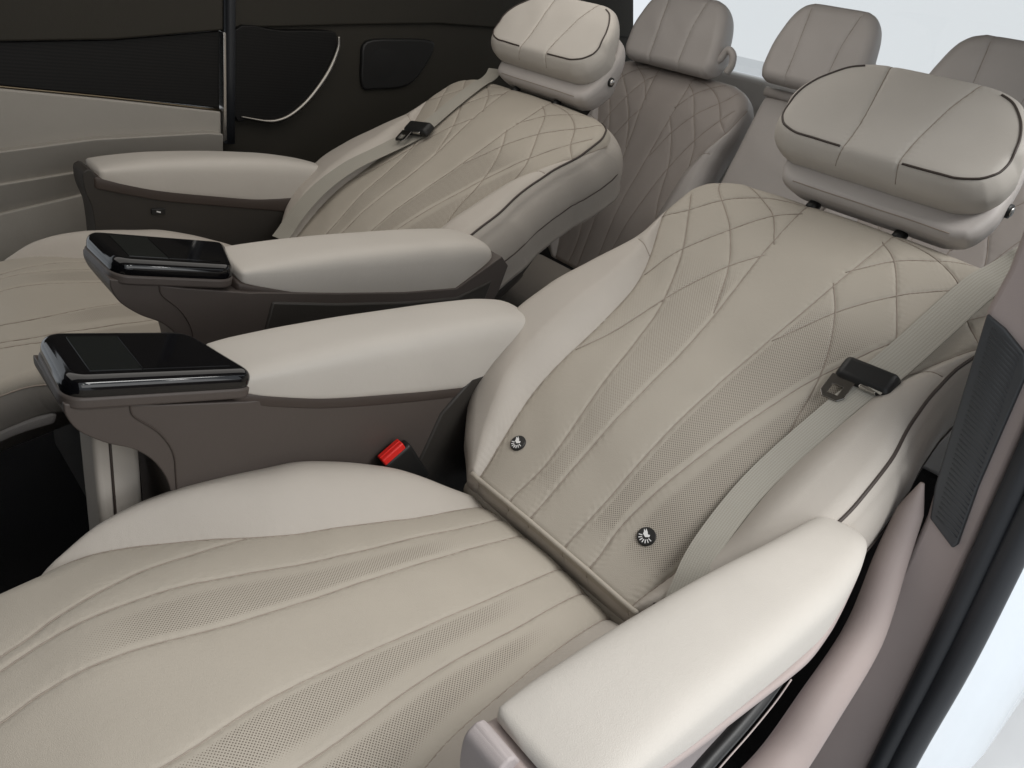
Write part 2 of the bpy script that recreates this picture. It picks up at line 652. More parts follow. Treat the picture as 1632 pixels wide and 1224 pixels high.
def backrest_perf(k=1.0, kv=1.0):
    bs, b2, bt = np.array(BS), np.array(B2), np.array(BT)
    fs, f2, ft = hermite(bs[:, 1], bs[:, 0]), hermite(b2[:, 1], b2[:, 0]), hermite(bt[:, 1], bt[:, 0])

    def fn(U, Vv):
        u, v = np.abs(U) / k, Vv / kv
        fade = sm(v, .0, .06) * (1 - sm(v, .50, .62))
        z1 = sm(u - ft(v), .006, .010) * sm(f2(v) - u, .006, .012)
        z2 = sm(u - f2(v), .012, .030) * sm(fs(v) - u, .006, .012)
        a = np.where(U < 0, 1.0, .75)
        z2 = np.where(U < 0, z2, z2 * sm(v, .2, .35) * .5)
        return fade * a * np.maximum(z1, z2)
    return fn


# ---- cushion pattern (v runs forward from the backrest)
CS = [(.150, -.02), (.150, .02), (.160, .12), (.175, .21), (.203, .354), (.245, .471), (.275, .59), (.285, .66)]
C1 = [(.216, .40), (.212, .47), (.202, .56), (.180, .645), (.160, .70), (.140, .80), (.13, 1.0)]
C2 = [(.098, -.02), (.100, .05), (.110, .17), (.122, .33), (.140, .43), (.152, .51), (.156, .58), (.150, .66), (.130, .74), (.11, .85), (.10, 1.0)]
CT = [(.045, -.02), (.046, .03), (.052, .18), (.056, .38), (.062, .50), (.078, .60), (.078, .68), (.060, .76), (.04, .88), (.03, 1.0)]


def cushion_panel(frame):
    W = hermite([-.02, .02, .06, .12, .2, .3, .4, .5, .57, .62, .66, .70, .8, .98, 1.0],
                [.195, .225, .255, .285, .312, .328, .332, .330, .318, .300, .284, .275, .270, .262, .255])
    cs = np.array(CS)
    b0 = hermite(cs[:, 1], cs[:, 0])
    Hb = hermite([-.02, .04, .15, .3, .45, .56, .63, .67, 1.0], [.0, .012, .040, .055, .05, .034, .012, .0, .0])
    drop = hermite([-.02, .1, .3, .5, .6, .7, .8, .9, 1.0], [-.012, -.006, 0, .0, -.006, -.025, -.062, -.118, -.19])

    def shape(u, v):
        w, b, hb = W(v), b0(v), Hb(v)
        au = np.abs(u)
        t = np.clip((au - b) / np.maximum(w - b, .02), 0, 1)
        return (hb * np.sin(np.clip(t / .62, 0, 1) * math.pi / 2)**1.2 + drop(v)
                + .014 * (1 - np.clip(au / np.maximum(b, .01), 0, 1)**2))
    one = [resample(p) for p in (CS, C1, C2, CT)]
    return Panel(frame, W, -.02, 1.0, shape, lambda v: .05 - .028 * sm(v, .60, .72), one + mirror(one))


def cushion_perf(U, Vv):
    u, v = np.abs(U), Vv
    c2, ct, cs = np.array(C2), np.array(CT), np.array(CS)
    f2, ft, fs = hermite(c2[:, 1], c2[:, 0]), hermite(ct[:, 1], ct[:, 0]), hermite(cs[:, 1], cs[:, 0])
    fade = sm(v, .08, .2) * (1 - sm(v, .55, .70))
    z1 = sm(u - ft(v), .006, .012) * sm(f2(v) - u, .01, .03)
    z2 = sm(u - f2(v), .008, .02) * sm(fs(v) - u, .012, .03)
    z2 = np.where(U < 0, z2, z2 * .0)
    return fade * np.maximum(z1 * np.where(U < 0, .95, .9), z2)


# ---- headrest pillow
def headrest_panel(frame, k=1.0):
    q = .88
    W0 = hermite(np.array([-.036, -.033, -.025, -.01, .02, .05, .09, .13, .165, .19, .208, .214]) * q,
                 [.150, .163, .180, .196, .208, .211, .206, .192, .170, .147, .112, .085])
    W = lambda v: k * W0(np.asarray(v) / k)
    _v = np.linspace(-.036 * q, .05 * q, 60)
    low = np.vstack([np.c_[W0(_v)[::-1], _v[::-1]], np.c_[-W0(_v), _v]])

    def shape(u, v):
        uu, vv = u / k, v / k
        d = polydist(uu, vv, low)
        return .004 * np.abs(uu / .2)**2 - .010 * sm(vv, .10, .22) - .9 * .004 * np.log1p(np.exp((.021 - d) / .004))
    band = [(.055, -.034), (.050, -.005), (.052, .05), (.062, .12), (.074, .18), (.08, .212)]
    pipe = [(.052, -.004), (.10, -.002), (.145, .006), (.174, .020), (.188, .045), (.188, .085), (.174, .125), (.153, .160), (.128, .185)]
    ob = np.vstack([np.c_[np.linspace(.0, .145, 20), np.full(20, -.036 * q)], np.c_[W0(np.linspace(-.036, .214, 80) * q), np.linspace(-.036, .214, 80) * q]])
    ob = catmull(ob[::4], 6)
    tg = np.gradient(ob, axis=0)
    tg /= np.linalg.norm(tg, axis=1)[:, None]
    io = ob + np.c_[-tg[:, 1], tg[:, 0]] * (.022 - .007 * sm(ob[:, 1:2], -.02, .03))
    io = io[(io[:, 0] > .052) & (io[:, 1] < .165)]
    for _ in range(12):
        io[1:-1] = .25 * io[:-2] + .5 * io[1:-1] + .25 * io[2:]
    pipe = io[::3]
    band = [np.array(band) * [k, k * q]]
    pipe = [np.array(pipe) * k]
    p = Panel(frame, W, -.036 * k * q, .214 * k * q, shape, .020 * k, [resample(q) for q in band + mirror(band)], (0.002, .003, .001, .010))
    return p, band + mirror(band), pipe + mirror(pipe)


def loft(name, xs, yc, hw, zb, zt, m, parent, n=3.2, seg=40, endr=(.02, .05), rows=70, nb=9.0):
    """a long pad: rounded-rectangle sections along X, both ends closed by rounding"""
    fy, fw, fb, ft = [hermite(xs, a) for a in (yc, hw, zb, zt)]
    x0, x1 = xs[0], xs[-1]
    q = np.linspace(0, 1, rows)
    X = x0 + (x1 - x0) * (.5 * q + .5 * (.5 - .5 * np.cos(math.pi * q)))
    V, Fc = [], []
    for x in X:
        k = 1.0
        for e, d in ((endr[0], x - x0), (endr[1], x1 - x)):
            if d < e:
                t = 1 - d / e
                k = min(k, math.sqrt(max(0.0, 1 - t**2.6)))
        k = max(k, .02)
        w, b, t_ = fw(x), fb(x), ft(x)
        zc, hh = (b + t_) / 2, (t_ - b) / 2
        kk_w = w - (1 - k) * min(w, endr[1] * .9)
        kk_h = hh - (1 - k) * min(hh, endr[1] * .9)
        if k <= .02:
            kk_w *= .3
            kk_h *= .3
        for j in range(seg):
            a = 2 * math.pi * j / seg
            c, s = math.cos(a), math.sin(a)
            nn = n if s >= 0 else max(n, nb)
            V.append((x, fy(x) + kk_w * np.sign(c) * abs(c)**(2 / nn), zc + kk_h * np.sign(s) * abs(s)**(2 / nn)))
    for i in range(rows - 1):
        for j in range(seg):
            a, b = i * seg + j, i * seg + (j + 1) % seg
            Fc.append([a, b, b + seg, a + seg])
    Fc.append(list(range(seg))[::-1])
    Fc.append([(rows - 1) * seg + j for j in range(seg)])
    return obj(name, V, Fc, m, parent)


# ------------------------------------------------------------------ setting: ground, cabin floor, roof lining
def structure(o):
    o['kind'] = 'structure'
    return o


structure(box('ground', (-40, -40, -EYE - .05), (40, 40, -EYE), M_floor))
structure(box('cabin_floor', (-1.6, .14, -1.32), (2.9, 2.5, -1.26), M_carpet))
structure(box('roof_lining', (-1.6, .16, .33), (2.75, 2.45, .38), M_roof))
structure(box('cabin_side', (-1.6, .10, -1.26), (-.10, .16, .33), M_black))
structure(box('front_light_blocker', (-1.64, .16, -1.26), (-1.6, 2.45, .34), M_black))  # unseen partition added to keep front light and bright reflections out

# ------------------------------------------------------------------ second-row seats
YC = 0.60


def badge(parent, panel, u, v, r=.0145):
    """round black child-seat anchor button with a white seat mark"""
    c = panel.pt(u, v, .001)
    du = panel.pt(u + .004, v) - panel.pt(u - .004, v)
    dv = panel.pt(u, v + .004) - panel.pt(u, v - .004)
    du /= np.linalg.norm(du)
    n = np.cross(du, dv)
    n /= np.linalg.norm(n)
    dv = np.cross(n, du)
    if n[2] < 0:
        n = -n
    V, Fc = [], []
    k = 32
    prof = ((1.0, -.004), (1.0, .0015), (.93, .0026), (0, .003))
    for rr, hh in prof[:3]:
        for j in range(k):
            a = 2 * math.pi * j / k
            V.append(c + r * rr * (math.cos(a) * du + math.sin(a) * dv) + n * hh)
    V.append(c + n * prof[3][1])
    for i in range(2):
        for j in range(k):
            Fc.append([i * k + j, i * k + (j + 1) % k, (i + 1) * k + (j + 1) % k, (i + 1) * k + j])
    for j in range(k):
        Fc.append([2 * k + j, 2 * k + (j + 1) % k, 3 * k])
    o = obj('anchor_button', V, Fc, M_black, parent, sharp=40)
    # screen-up in the photo is up and to the near side on the backrest
    e2 = dv * .80 - du * .60 * 0 + dv * .2
    e2 /= np.linalg.norm(e2)
    e1 = -du
    V, Fc = [], []

    def poly(pts, h=.0036):
        o0 = len(V)
        for x, y in pts:
            V.append(c + r * (x * e1 + y * e2) + n * h)
        for x, y in pts:
            V.append(c + r * (x * e1 + y * e2) + n * .002)
        m_ = len(pts)
        Fc.append([o0 + i for i in range(m_)])
        for i in range(m_):
            Fc.append([o0 + i, o0 + (i + 1) % m_, o0 + m_ + (i + 1) % m_, o0 + m_ + i])
    rot = math.radians(52)
    cr, sr = math.cos(rot), math.sin(rot)
    R = lambda pts: [(x * cr - y * sr, x * sr + y * cr) for x, y in pts]
    poly(R([(-.12, -.10), (.30, -.22), (.42, -.02), (.22, .10), (.26, .38), (.20, .80), (.08, .50), (-.02, .82), (-.10, .50), (-.24, .30)]))
    for a in (150, 175, 200, 225, 250, 275, 300):
        a = math.radians(a)
        ca, sa = math.cos(a), math.sin(a)
        w = .045
        poly(R([(ca * .40 - sa * w, sa * .40 + ca * w), (ca * .40 + sa * w, sa * .40 - ca * w),
                (ca * .78 + sa * w, sa * .78 - ca * w), (ca * .78 - sa * w, sa * .78 + ca * w)]))
    obj('seat_mark', V, Fc, M_white, o, smooth=False)
    return o


def rounded_outline(P, n=5):
    return catmull(P, n, True)


SEAT_LABEL = {}
near = thing('reclining_seat', 'beige quilted reclining seat nearest the open door, with red buckle and two round black buttons', 'car seat',
             (.55, YC, -1.26), 'second row reclining seats')
BF = Frame((.795, YC, -.745), 37)
BP = backrest_panel(BF)
inside_b = lambda u, v: np.abs(u) < hermite(np.array(BS)[:, 1], np.array(BS)[:, 0])(v)
shared = []           # parts that both second-row seats have in the same place
back = BP.build('backrest', M_leather, near, 330, 330, .165, .008, backrest_perf(), split=(M_insert, inside_b), bulge=.014)
shared.append(back)
BP.lines('stitching', [np.array(p) for p in (BS, B2, BT, BA, BB, BC, BD, BE, BX)] + mirror([BS, B2, BT, BA, BB, BC, BD, BE, BX]), .0009, M_thread, back, .0007)
tubes('hem', [BP.pt(np.linspace(-.19, .19, 30), np.full(30, -.024), .001)], .0045, M_insert, back)
# piping along the outer edge of the bolsters, and the side panel seam below
vs = np.linspace(.0, .79, 70)
pp = []
for sgn in (1, -1):
    kn = BP.neg(vs) if sgn < 0 else 1.0
    w = BP.W(vs) * kn - (.003 if sgn > 0 else .011)
    pp.append(BF.P(sgn * (BP.W(vs) + .0005), vs, BP.h(sgn * w, vs, False) - .016) if sgn > 0 else BF.P(-w, vs, BP.h(-w, vs, False) + .0005))
tubes('piping', pp, .0028, M_piping, back)
pp = []
for sgn in (1, -1):
    kn = BP.neg(vs[5:-3]) if sgn < 0 else 1.0
    pp.append(BF.P(sgn * (BP.W(vs[5:-3]) * kn + .0125), vs[5:-3], BP.h(sgn * BP.W(vs[5:-3]) * kn, vs[5:-3], False) - .085))
tubes('side_seam', pp, .0014, M_piping, back)
SH = Panel(Frame(BF.O - BF.N * .165, 37), lambda v: .88 * BP.W(v) - .02, -.02, .775, lambda u, v: 0 * u, .012)
shared.append(SH.build('back_shell', M_darkbrown, near, 40, 60, .05, .03))
# gap roll between backrest and cushion
gp = np.array([BF.P(u, -.030, -.058) for u in np.linspace(-.215, .215, 24)])
shared.append(tubes('gap_roll', [gp], .022, M_insert, near, 16))

CF = Frame((.78, YC, -.785), 176)
CP = cushion_panel(CF)
inside_c = lambda u, v: (np.abs(u) < hermite(np.array(CS)[:, 1], np.array(CS)[:, 0])(v)) | (v > .655)
cush = CP.build('cushion', M_leather, near, 330, 280, .075, .03, cushion_perf, split=(M_insert, inside_c))
shared.append(cush)
CP.lines('stitching', [np.array(p) for p in (CS, C1, C2, CT)] + mirror([CS, C1, C2, CT]), .0009, M_thread, cush, .0007)
# piping round the free front edge
for sg in (1, -1):
    vv_ = np.linspace(.665, .985, 30)
    tubes('piping', [CF.P(sg * (CP.W(vv_) + .0005), vv_, CP.h(sg * (CP.W(vv_) - .004), vv_, False) - .010)], .0016, M_thread, cush, 6)
# rear hem of the cushion
hem = [CP.pt(np.linspace(-.19, .19, 30), np.full(30, -.012), .0)]
tubes('hem', hem, .004, M_insert, cush)
LP = Panel(Frame(CF.O - CF.N * .105, 176), lambda v: .245 + 0 * v, .66, .99, lambda u, v: hermite([.6, .7, .8, .9, 1.0], [-.006, -.025, -.062, -.118, -.19])(v), .006)
shared.append(LP.build('legrest_plate', M_greyleather, near, 30, 30, .02, .004))
# seat base under the cushion
shared.append(box('seat_base', (.20, YC - .26, -1.262), (.80, YC + .26, -.90), M_darkbrown, near, .02))

HF = Frame((1.405, YC - .003, -.150), 48)
HP, band, pipe = headrest_panel(HF, 1.03)
head = HP.build('headrest', M_pad, near, 130, 170, .07, .02)
shared.append(head)
HP.lines('stitching', band, .0008, M_thread, head, .0006)
HP.lines('piping', pipe, .0022, M_piping, head, .0005)
# padded carrier behind the pillow, its posts and its side button
KF = Frame((1.454, YC - .022, -.197), 48)
KW = hermite([-.066, -.056, -.03, .0, .08, .13, .16], [.15, .178, .192, .198, .192, .17, .12])
KP = Panel(KF, KW, -.066, .16, lambda u, v: 0 * u, .016)
car = KP.build('headrest_carrier', M_greyleather, near, 60, 90, .075, .03)
shared.append(car)
kv = np.linspace(-.08, .0, 8)
KP.lines('seam', [np.c_[np.linspace(-.15, .15, 12), np.full(12, -.060)]], .0012, M_thread, car)
for u in (.085, -.088):
    p0 = BF.P(u, .755, -.02)
    shared.append(tubes('headrest_post', [np.array([p0 + BF.V * t for t in np.linspace(0, .09, 5)])], .008, M_black, near, 12))
    shared.append(tubes('post_sleeve', [np.array([p0 + BF.V * t for t in (.03, .05)])], .0125, M_black, near, 12))
kb = KF.P(-.189, .03, -.03)
shared.append(tubes('release_button', [np.array([kb, kb + np.array([0, -.006, 0]), kb + np.array([0, -.012, 0])])], .012, M_black, near, 16))
kb = KF.P(-.201, .03, -.03)
shared.append(tubes('release_ring', [np.array([kb, kb + np.array([0, -.003, 0])])], .008, M_chrome, near, 16))


def inner_console(root, sgn, yc, dx=0.0, dz=0.0, dark=False):
    """armrest with touch panel; sgn=+1 when it stands on the far side of its seat"""
    y_in, y_out = yc + sgn * .305, yc + sgn * .445
    Y = lambda t: y_in + (y_out - y_in) * t
    mb = M_brown
    prof = catmull([(.190, -.538), (.191, -.555), (.203, -.580), (.232, -.606), (.268, -.628), (.295, -.662), (.310, -.71), (.314, -.80)], 6)
    prof = [tuple(p) for p in prof] + [(.314, -1.0), (.86, -1.0), (.95, -.80), (1.03, -.66), (1.045, -.60), (1.02, -.575), (.90, -.640), (.76, -.632), (.60, -.614), (.44, -.592), (.42, -.590), (.30, -.566)]
    prof = [(x + dx, z + dz) for x, z in prof]
    body = prism('console', prof, 'y', Y(.0), Y(1.0), mb, root, .012, 4)
    # front nose trim seam, a thin groove line on both flanks
    ln = catmull([(.252, -.556), (.256, -.575), (.285, -.607), (.303, -.645), (.306, -.69), (.307, -.76)], 6)
    for t in (-.004, 1.004):
        tubes('panel_gap', [np.array([(x + .012 + dx, Y(t), z + dz) for x, z in ln])], .0013, M_piping, body, 6)
    # darker rear cover
    rc = [(.70, -.99), (.72, -.86), (.78, -.70), (.84, -.640), (.90, -.637), (1.0, -.63), (.98, -.70), (.93, -.80), (.85, -.99)]
    if sgn < 0:
        rc = [(.42, -.99), (.43, -.75), (.462, -.612), (.60, -.634), (.76, -.652), (.90, -.660), (1.0, -.63), (.98, -.70), (.93, -.80), (.85, -.99)]
    prism('rear_cover', [(x + dx, z + dz) for x, z in rc], 'y', Y(-.03), Y(1.03), M_darkbrown, root, .004, 2)
    # pad
    xs = [.405, .45, .55, .65, .78, .90, .97, 1.02]
    zt = [-.552, -.545, -.538, -.535, -.535, -.538, -.546, -.562]
    zb = [-.574, -.592, -.620, -.638, -.658, -.670, -.668, -.655]
    yc_ = [Y(.47)] * 6 + [Y(.46), Y(.44)]
    hw = [.062, .067, .070, .070, .070, .069, .066, .060]
    pad = loft('armrest_pad', [x + dx for x in xs], yc_, hw, [z + dz for z in zb], [z + dz for z in zt], M_pad, root, 4.0, 48, (.010, .030))
    # dark lip round the lower edge of the pad
    lip = loft('pad_lip', [x + dx for x in [.395, .45, .55, .65, .78, .90, .98, 1.045]], [Y(.48)] * 8,
               [.062, .068, .070, .070, .069, .067, .064, .054],
               [z + dz for z in [-.592, -.608, -.634, -.652, -.672, -.686, -.690, -.675]],
               [z + dz for z in [-.568, -.582, -.608, -.626, -.645, -.656, -.630, -.590]], M_piping, root, 5, 36, (.01, .03))
    # touch panel: gloss black block with bevelled rim and display glass
    pts = [(.188, -.03), (.434, -.03), (.390, 1.03), (.194, 1.03)]
    poly = round_poly([(x + dx, Y(t)) for x, t in pts], .030, 8)
    scr = prism('touch_panel', poly, 'z', -.556 + dz, -.522 + dz, M_gloss, root, .0165, 8)
    tilt(scr, .30 + dx, -.545 + dz)
    g1 = prism('display', [(x + dx, Y(t)) for x, t in [(.222, .14), (.283, .14), (.283, .86), (.222, .86)]], 'z', -.5235 + dz, -.5212 + dz, M_glass, scr, 0)
    g2 = prism('display', [(x + dx, Y(t)) for x, t in [(.285, .14), (.400, .14), (.372, .86), (.285, .86)]], 'z', -.5235 + dz, -.5214 + dz, M_gloss, scr, 0)
    tilt(g1, .30 + dx, -.545 + dz)
    tilt(g2, .30 + dx, -.545 + dz)
    lip2 = prism('panel_rim', round_poly([(.30 + dx + (x - .30) * 1.012, Y(.5 + (t - .5) * 1.015)) for x, t in pts], .030, 8), 'z', -.563 + dz, -.546 + dz, M_brown, root, .004, 3)
    tilt(lip2, .30 + dx, -.545 + dz)
    if sgn < 0:
        return body
    # leather covered foot under the nose
    foot = prism('console_foot', [(x + dx, z + dz) for x, z in [(.232, -.60), (.232, -.90), (.235, -1.262), (.30, -1.262), (.292, -.90), (.290, -.62)]], 'y', Y(.42), Y(.94), M_leather, root, .008, 3)
    tubes('piping', [np.array([(.2525 + dx, Y(.415), z + dz) for z in np.linspace(-.60, -1.25, 8)])], .002, M_piping, foot, 6)
    return body


def tilt(o, x0, z0, deg=9.0):
    """lean a mesh about a lateral axis through (x0,z0): front edge up"""
    b = base_of(o)
    a = math.radians(deg)
    for v in o.data.vertices:
        x, z = v.co.x + b[0] - x0, v.co.z + b[2] - z0
        v.co.x = x * math.cos(a) + z * math.sin(a) + x0 - b[0]
        v.co.z = -x * math.sin(a) + z * math.cos(a) + z0 - b[2]


def outer_armrest(root, sgn, yc, dx=0.0, dz=0.0, body_m=None, icon=False):
    """plain armrest on the door side; sgn=-1 when the door is on the near side"""
    y_in, y_out = yc + sgn * .300, yc + sgn * .440
    Y = lambda t: y_in + (y_out - y_in) * t
    xs = [.365, .42, .52, .65, .78, .88, .95, 1.005]
    zt = [-.560, -.550, -.540, -.537, -.540, -.548, -.560, -.582]
    zb = [-.584, -.604, -.626, -.644, -.662, -.674, -.674, -.664]
    if sgn < 0:
        zb = [z + d_ for z, d_ in zip(zb, (.01, .018, .022, .028, .034, .038, .05, .05))]
    pad = loft('armrest_pad', [x + dx for x in xs], [Y(.43)] * 5 + [Y(.38), Y(.31), Y(.24)],
               [.056, .060, .061, .060, .056, .049, .040, .031], [z + dz for z in zb], [z + dz for z in zt], M_pad, root, 3.6, 44, (.012, .040))
    lip = loft('pad_lip', [x + dx for x in [.352, .42, .52, .65, .78, .88, .96, 1.020]], [Y(.42)] * 5 + [Y(.37), Y(.30), Y(.23)],
               [.056, .059, .059, .058, .056, .051, .043, .034],
               [z + dz + (.02 if sgn < 0 else 0) for z in [-.606, -.622, -.644, -.662, -.680, -.692, -.696, -.682]],
               [z + dz for z in [-.572, -.588, -.608, -.626, -.642, -.640, -.612, -.592]], M_taupe if sgn < 0 else M_piping, root, 5, 36, (.01, .03))
    pr = catmull([(.345, -.560), (.334, -.572), (.336, -.61), (.348, -.65), (.352, -.70)], 6)
    prof = [tuple(p) for p in pr] + [(.352, -.95), (.90, -.95), (.98, -.76), (.99, -.68), (.90, -.672), (.65, -.645), (.52, -.628), (.44, -.612), (.385, -.600), (.362, -.574), (.354, -.562)]
    body = prism('armrest_body', [(x + dx, z + dz) for x, z in prof], 'y', Y(.04), Y(.60 if sgn > 0 else .36), body_m, root, .008, 3)
    if icon:
        c = np.array([.50 + dx, Y(.04) - .002, -.668 + dz])
        o = oriented('socket_cover', c, (1, 0, 0), (0, 0, 1), (0, -1, 0), (.034, .015, .006), M_black, root, .002)
        oriented('socket_mark', c + np.array([0, -.0035, 0]), (1, 0, -.3), (.3, 0, 1), (0, -1, 0), (.010, .003, .001), M_white, o)
    return body


inner_console(near, 1, YC)
outer_armrest(near, -1, YC, body_m=M_lilac)
badge(back, BP, .160, .066)
badge(back, BP, -.129, .071)

# red buckle between the cushion and the console
bk = at_y(625, 722, YC + .285)
bd = np.array([-.55, 0, .83])
sx = np.array([.83, 0, .55])
stalk = oriented('buckle', bk - bd * .052 + sx * .004, sx, (0, 1, 0), bd, (.058, .024, .10), M_black, near, .006)
oriented('release_key', bk + bd * .003, sx, (0, 1, 0), bd, (.046, .019, .016), M_red, stalk, .003)
oriented('release_ridge', bk + bd * .0112, sx, (0, 1, 0), bd, (.044, .003, .002), M_red, stalk, .0008)

# ---- the far seat: a copy of the shared parts one aisle further, with mirrored armrests
DX, DY = .172, 1.07
far = thing('reclining_seat', 'beige quilted reclining seat on the far side, partly hidden behind the middle armrests', 'car seat',
            (.55 + DX, YC + DY, -1.26), 'second row reclining seats')


def copy_tree(o, parent):
    c = o.copy()
    COL.objects.link(c)
    c.parent = parent
    for ch in list(o.children):
        if ch.name.startswith('anchor_button'):
            continue
        copy_tree(ch, c)
    return c


for o in shared:
    copy_tree(o, far)
inner_console(far, -1, YC + DY, dx=.15, dz=.018)
outer_armrest(far, 1, YC + DY, dx=DX, dz=.0, body_m=M_darkbrown, icon=True)


# ------------------------------------------------------------------ seat belts
def strap_mesh(name, pts, wid, m, parent, thick=.0016):
    """webbing: pts are centre points, wid the half-width vectors"""
    pts, wid = np.asarray(pts), np.asarray(wid)
    n = len(pts)
    T = np.gradient(pts, axis=0)
    N = np.cross(T, wid)
    N /= np.linalg.norm(N, axis=1)[:, None]
    N[N[:, 2] < 0] *= -1
    V, Fc, UVs = [], [], []
    run = np.concatenate([[0], np.cumsum(np.linalg.norm(np.diff(pts, axis=0), axis=1))])
    for i in range(n):
        for a, b in ((-1, 0), (1, 0), (1, -1), (-1, -1)):
            V.append(pts[i] + wid[i] * a + N[i] * thick * b)
            UVs.append((a * .5 + .5, run[i]))
    for i in range(n - 1):
        for j in range(4):
            a, b = 4 * i + j, 4 * i + (j + 1) % 4
            Fc.append([a, b, b + 4, a + 4])
    Fc += [[0, 1, 2, 3], [4 * n - 4, 4 * n - 3, 4 * n - 2, 4 * n - 1]]
    return obj(name, V, Fc, m, parent, sharp=40, uv=UVs)


def belt_on_back(name, uv, half, root, off, lift=.006, n=10, tail=None):
    """webbing lying on the backrest along a path of (u,v)"""
    q = catmull(uv, n)
    T = np.gradient(q, axis=0)
    T /= np.linalg.norm(T, axis=1)[:, None]
    Wd = np.c_[-T[:, 1], T[:, 0]]
    hs = np.max([BP.h(q[:, 0] + Wd[:, 0] * half * k, q[:, 1] + Wd[:, 1] * half * k, False) for k in (-.8, 0, .8)], axis=0)
    hs = np.convolve(np.pad(hs, 6, mode='edge'), np.ones(13) / 13, 'valid')
    P = BF.P(q[:, 0], q[:, 1], hs + lift) + off
    Wv = (Wd[:, 0, None] * BF.U + Wd[:, 1, None] * BF.V) * half
    # let the webbing roll slightly to the local slope
    return strap_mesh(name, P, Wv, M_belt, root), P


OFF0 = np.zeros(3)
belt = thing('seat_belt', 'grey-beige seat belt with black tongue lying over the near seat beside the door pillar', 'seat belt',
             tuple(BF.P(-.22, .5, .05)), 'second row seat belts')
belt_on_back('shoulder_strap', [(-.29, .835), (-.275, .80), (-.262, .745), (-.250, .62), (-.238, .50), (-.233, .46)], .0275, belt, OFF0, .010)
belt_on_back('lap_strap', [(-.233, .47), (-.223, .395), (-.207, .235), (-.215, .11), (-.232, .03), (-.240, -.02)], .021, belt, OFF0, .005)


def tongue(root, u, v, off, ang, flip=1):
    """black belt tongue with its metal plate"""
    a = math.radians(ang)
    e1 = math.cos(a) * BF.U + math.sin(a) * BF.V
    e2 = -math.sin(a) * BF.U + math.cos(a) * BF.V
    h = float(BP.h(u, v, False))
    c = BF.P(u, v, h + .022) + off
    hd = oriented('tongue_housing', c, e1, e2, BF.N, (.094, .046, .024), M_black, root, .0085, .86)
    # metal plate with a square window, pointing down the backrest
    pc = c - e2 * .042 + e1 * flip * .027 + BF.N * .001
    V, Fc = [], []
    out = [(-.019, .024), (.019, .024), (.019, -.012), (.012, -.021), (-.012, -.021), (-.019, -.012)]
    inn = [(-.0085, .006), (.0085, .006), (.0085, -.004), (.0085, -.011), (-.0085, -.011), (-.0085, -.004)]
    for hh in (.0, .003):
        for pt in out + inn:
            V.append(pc + e1 * pt[0] + e2 * pt[1] + BF.N * hh)
    for i in range(6):
        j = (i + 1) % 6
        Fc += [[i, j, 6 + j, 6 + i], [12 + i, 12 + j, 18 + j, 18 + i], [i, j, 12 + j, 12 + i], [6 + i, 6 + j, 18 + j, 18 + i]]
    bevel(obj('metal_plate', V, Fc, M_steel, root, smooth=False), .0008, 2)
    oriented('strap_slot', c - e2 * .022 - e1 * flip * .012 + BF.N * .004, e1, e2, BF.N, (.026, .006, .006), M_chrome, root, .001)
    return hd


tongue(belt, -.226, .478, OFF0, -4, 1)

OFF1 = np.array([DX, DY, 0])
belt2 = thing('seat_belt', 'pale seat belt with black tongue lying slack over the far seat', 'seat belt',
              tuple(BF.P(.27, .5, .05) + OFF1), 'second row seat belts')
belt_on_back('shoulder_strap', [(.205, .83), (.20, .80), (.192, .75), (.182, .63), (.176, .51)], .026, belt2, OFF1, .010)
belt_on_back('lap_strap', [(.180, .53), (.205, .45), (.218, .33), (.222, .20), (.216, .08), (.205, .0)], .034, belt2, OFF1, .006)
tongue(belt2, .178, .505, OFF1, -14, 1)

# ------------------------------------------------------------------ third row
def rear_headrest(root, F0, y, label=None, w=1.0):
    W = hermite([-.012, .0, .03, .08, .14, .18, .205, .215], [.135, .155, .165, .163, .150, .135, .112, .085])
    Wk = lambda v: w * W(v)
    P_ = Panel(F0, Wk, -.012, .215, lambda u, v: -.012 * sm(v, .1, .22), .03, [np.array([(.06, -.01), (.062, .1), (.075, .21)]), np.array([(-.06, -.01), (-.062, .1), (-.075, .21)])], (.002, .003, .002, .01))
    h = P_.build('headrest', M_greyleather, root, 80, 110, .10, .03)
    P_.lines('stitching', [np.array([(.06 * s, -.008), (.062 * s, .1), (.075 * s, .21)]) for s in (1, -1)], .0008, M_thread, h, .0005)
    return h


rear = thing('third_row_seat', 'grey-taupe quilted third row seat directly behind the far reclining seat', 'car seat', (2.05, 1.66, -1.26), 'third row seats')
RF = Frame((2.00, 1.66, -.83), 72)
RP = backrest_panel(RF, .86, .88)
rb = RP.build('backrest', M_greyleather, rear, 200, 200, .12, .03, None, split=(M_greyins, lambda u, v: inside_b(u / .86, v / .88)))
SE = [np.array(p) * [.86, .88] for p in (BS, B2, BT, BA, BB, BC, BD, BE, BX)]
RP.lines('stitching', SE + mirror(SE), .0010, M_thread, rb, .0007)
badge(rb, RP, -.14, .065, .016)
rear_headrest(rear, Frame((2.155, 1.68, -.150), 78), 1.68, w=1.12)
box('cushion', (1.58, 1.40, -1.0), (2.02, 1.92, -.86), M_leather, rear, .05, 5)
tubes('belt_loop', [catmull([at_x(x, y, 2.20) for x, y in ((1128, 104), (1146, 96), (1160, 80), (1168, 88), (1166, 104), (1158, 116))], 8)], .011, M_greyleather, rear, 12)
oriented('seat_hinge', (1.83, 1.56, -.845), (1, 0, 0), (0, 1, 0), (0, 0, 1), (.16, .05, .02), M_chrome, rear, .006)

right_seat = thing('third_row_seat', 'grey-taupe third row seat behind the near headrest, at the right edge of the photo', 'car seat', (2.05, .67, -1.23), 'third row seats')
for ch in list(rear.children):
    if not ch.name.startswith(('cushion', 'seat_hinge', 'belt_loop')):
        copy_tree(ch, right_seat)

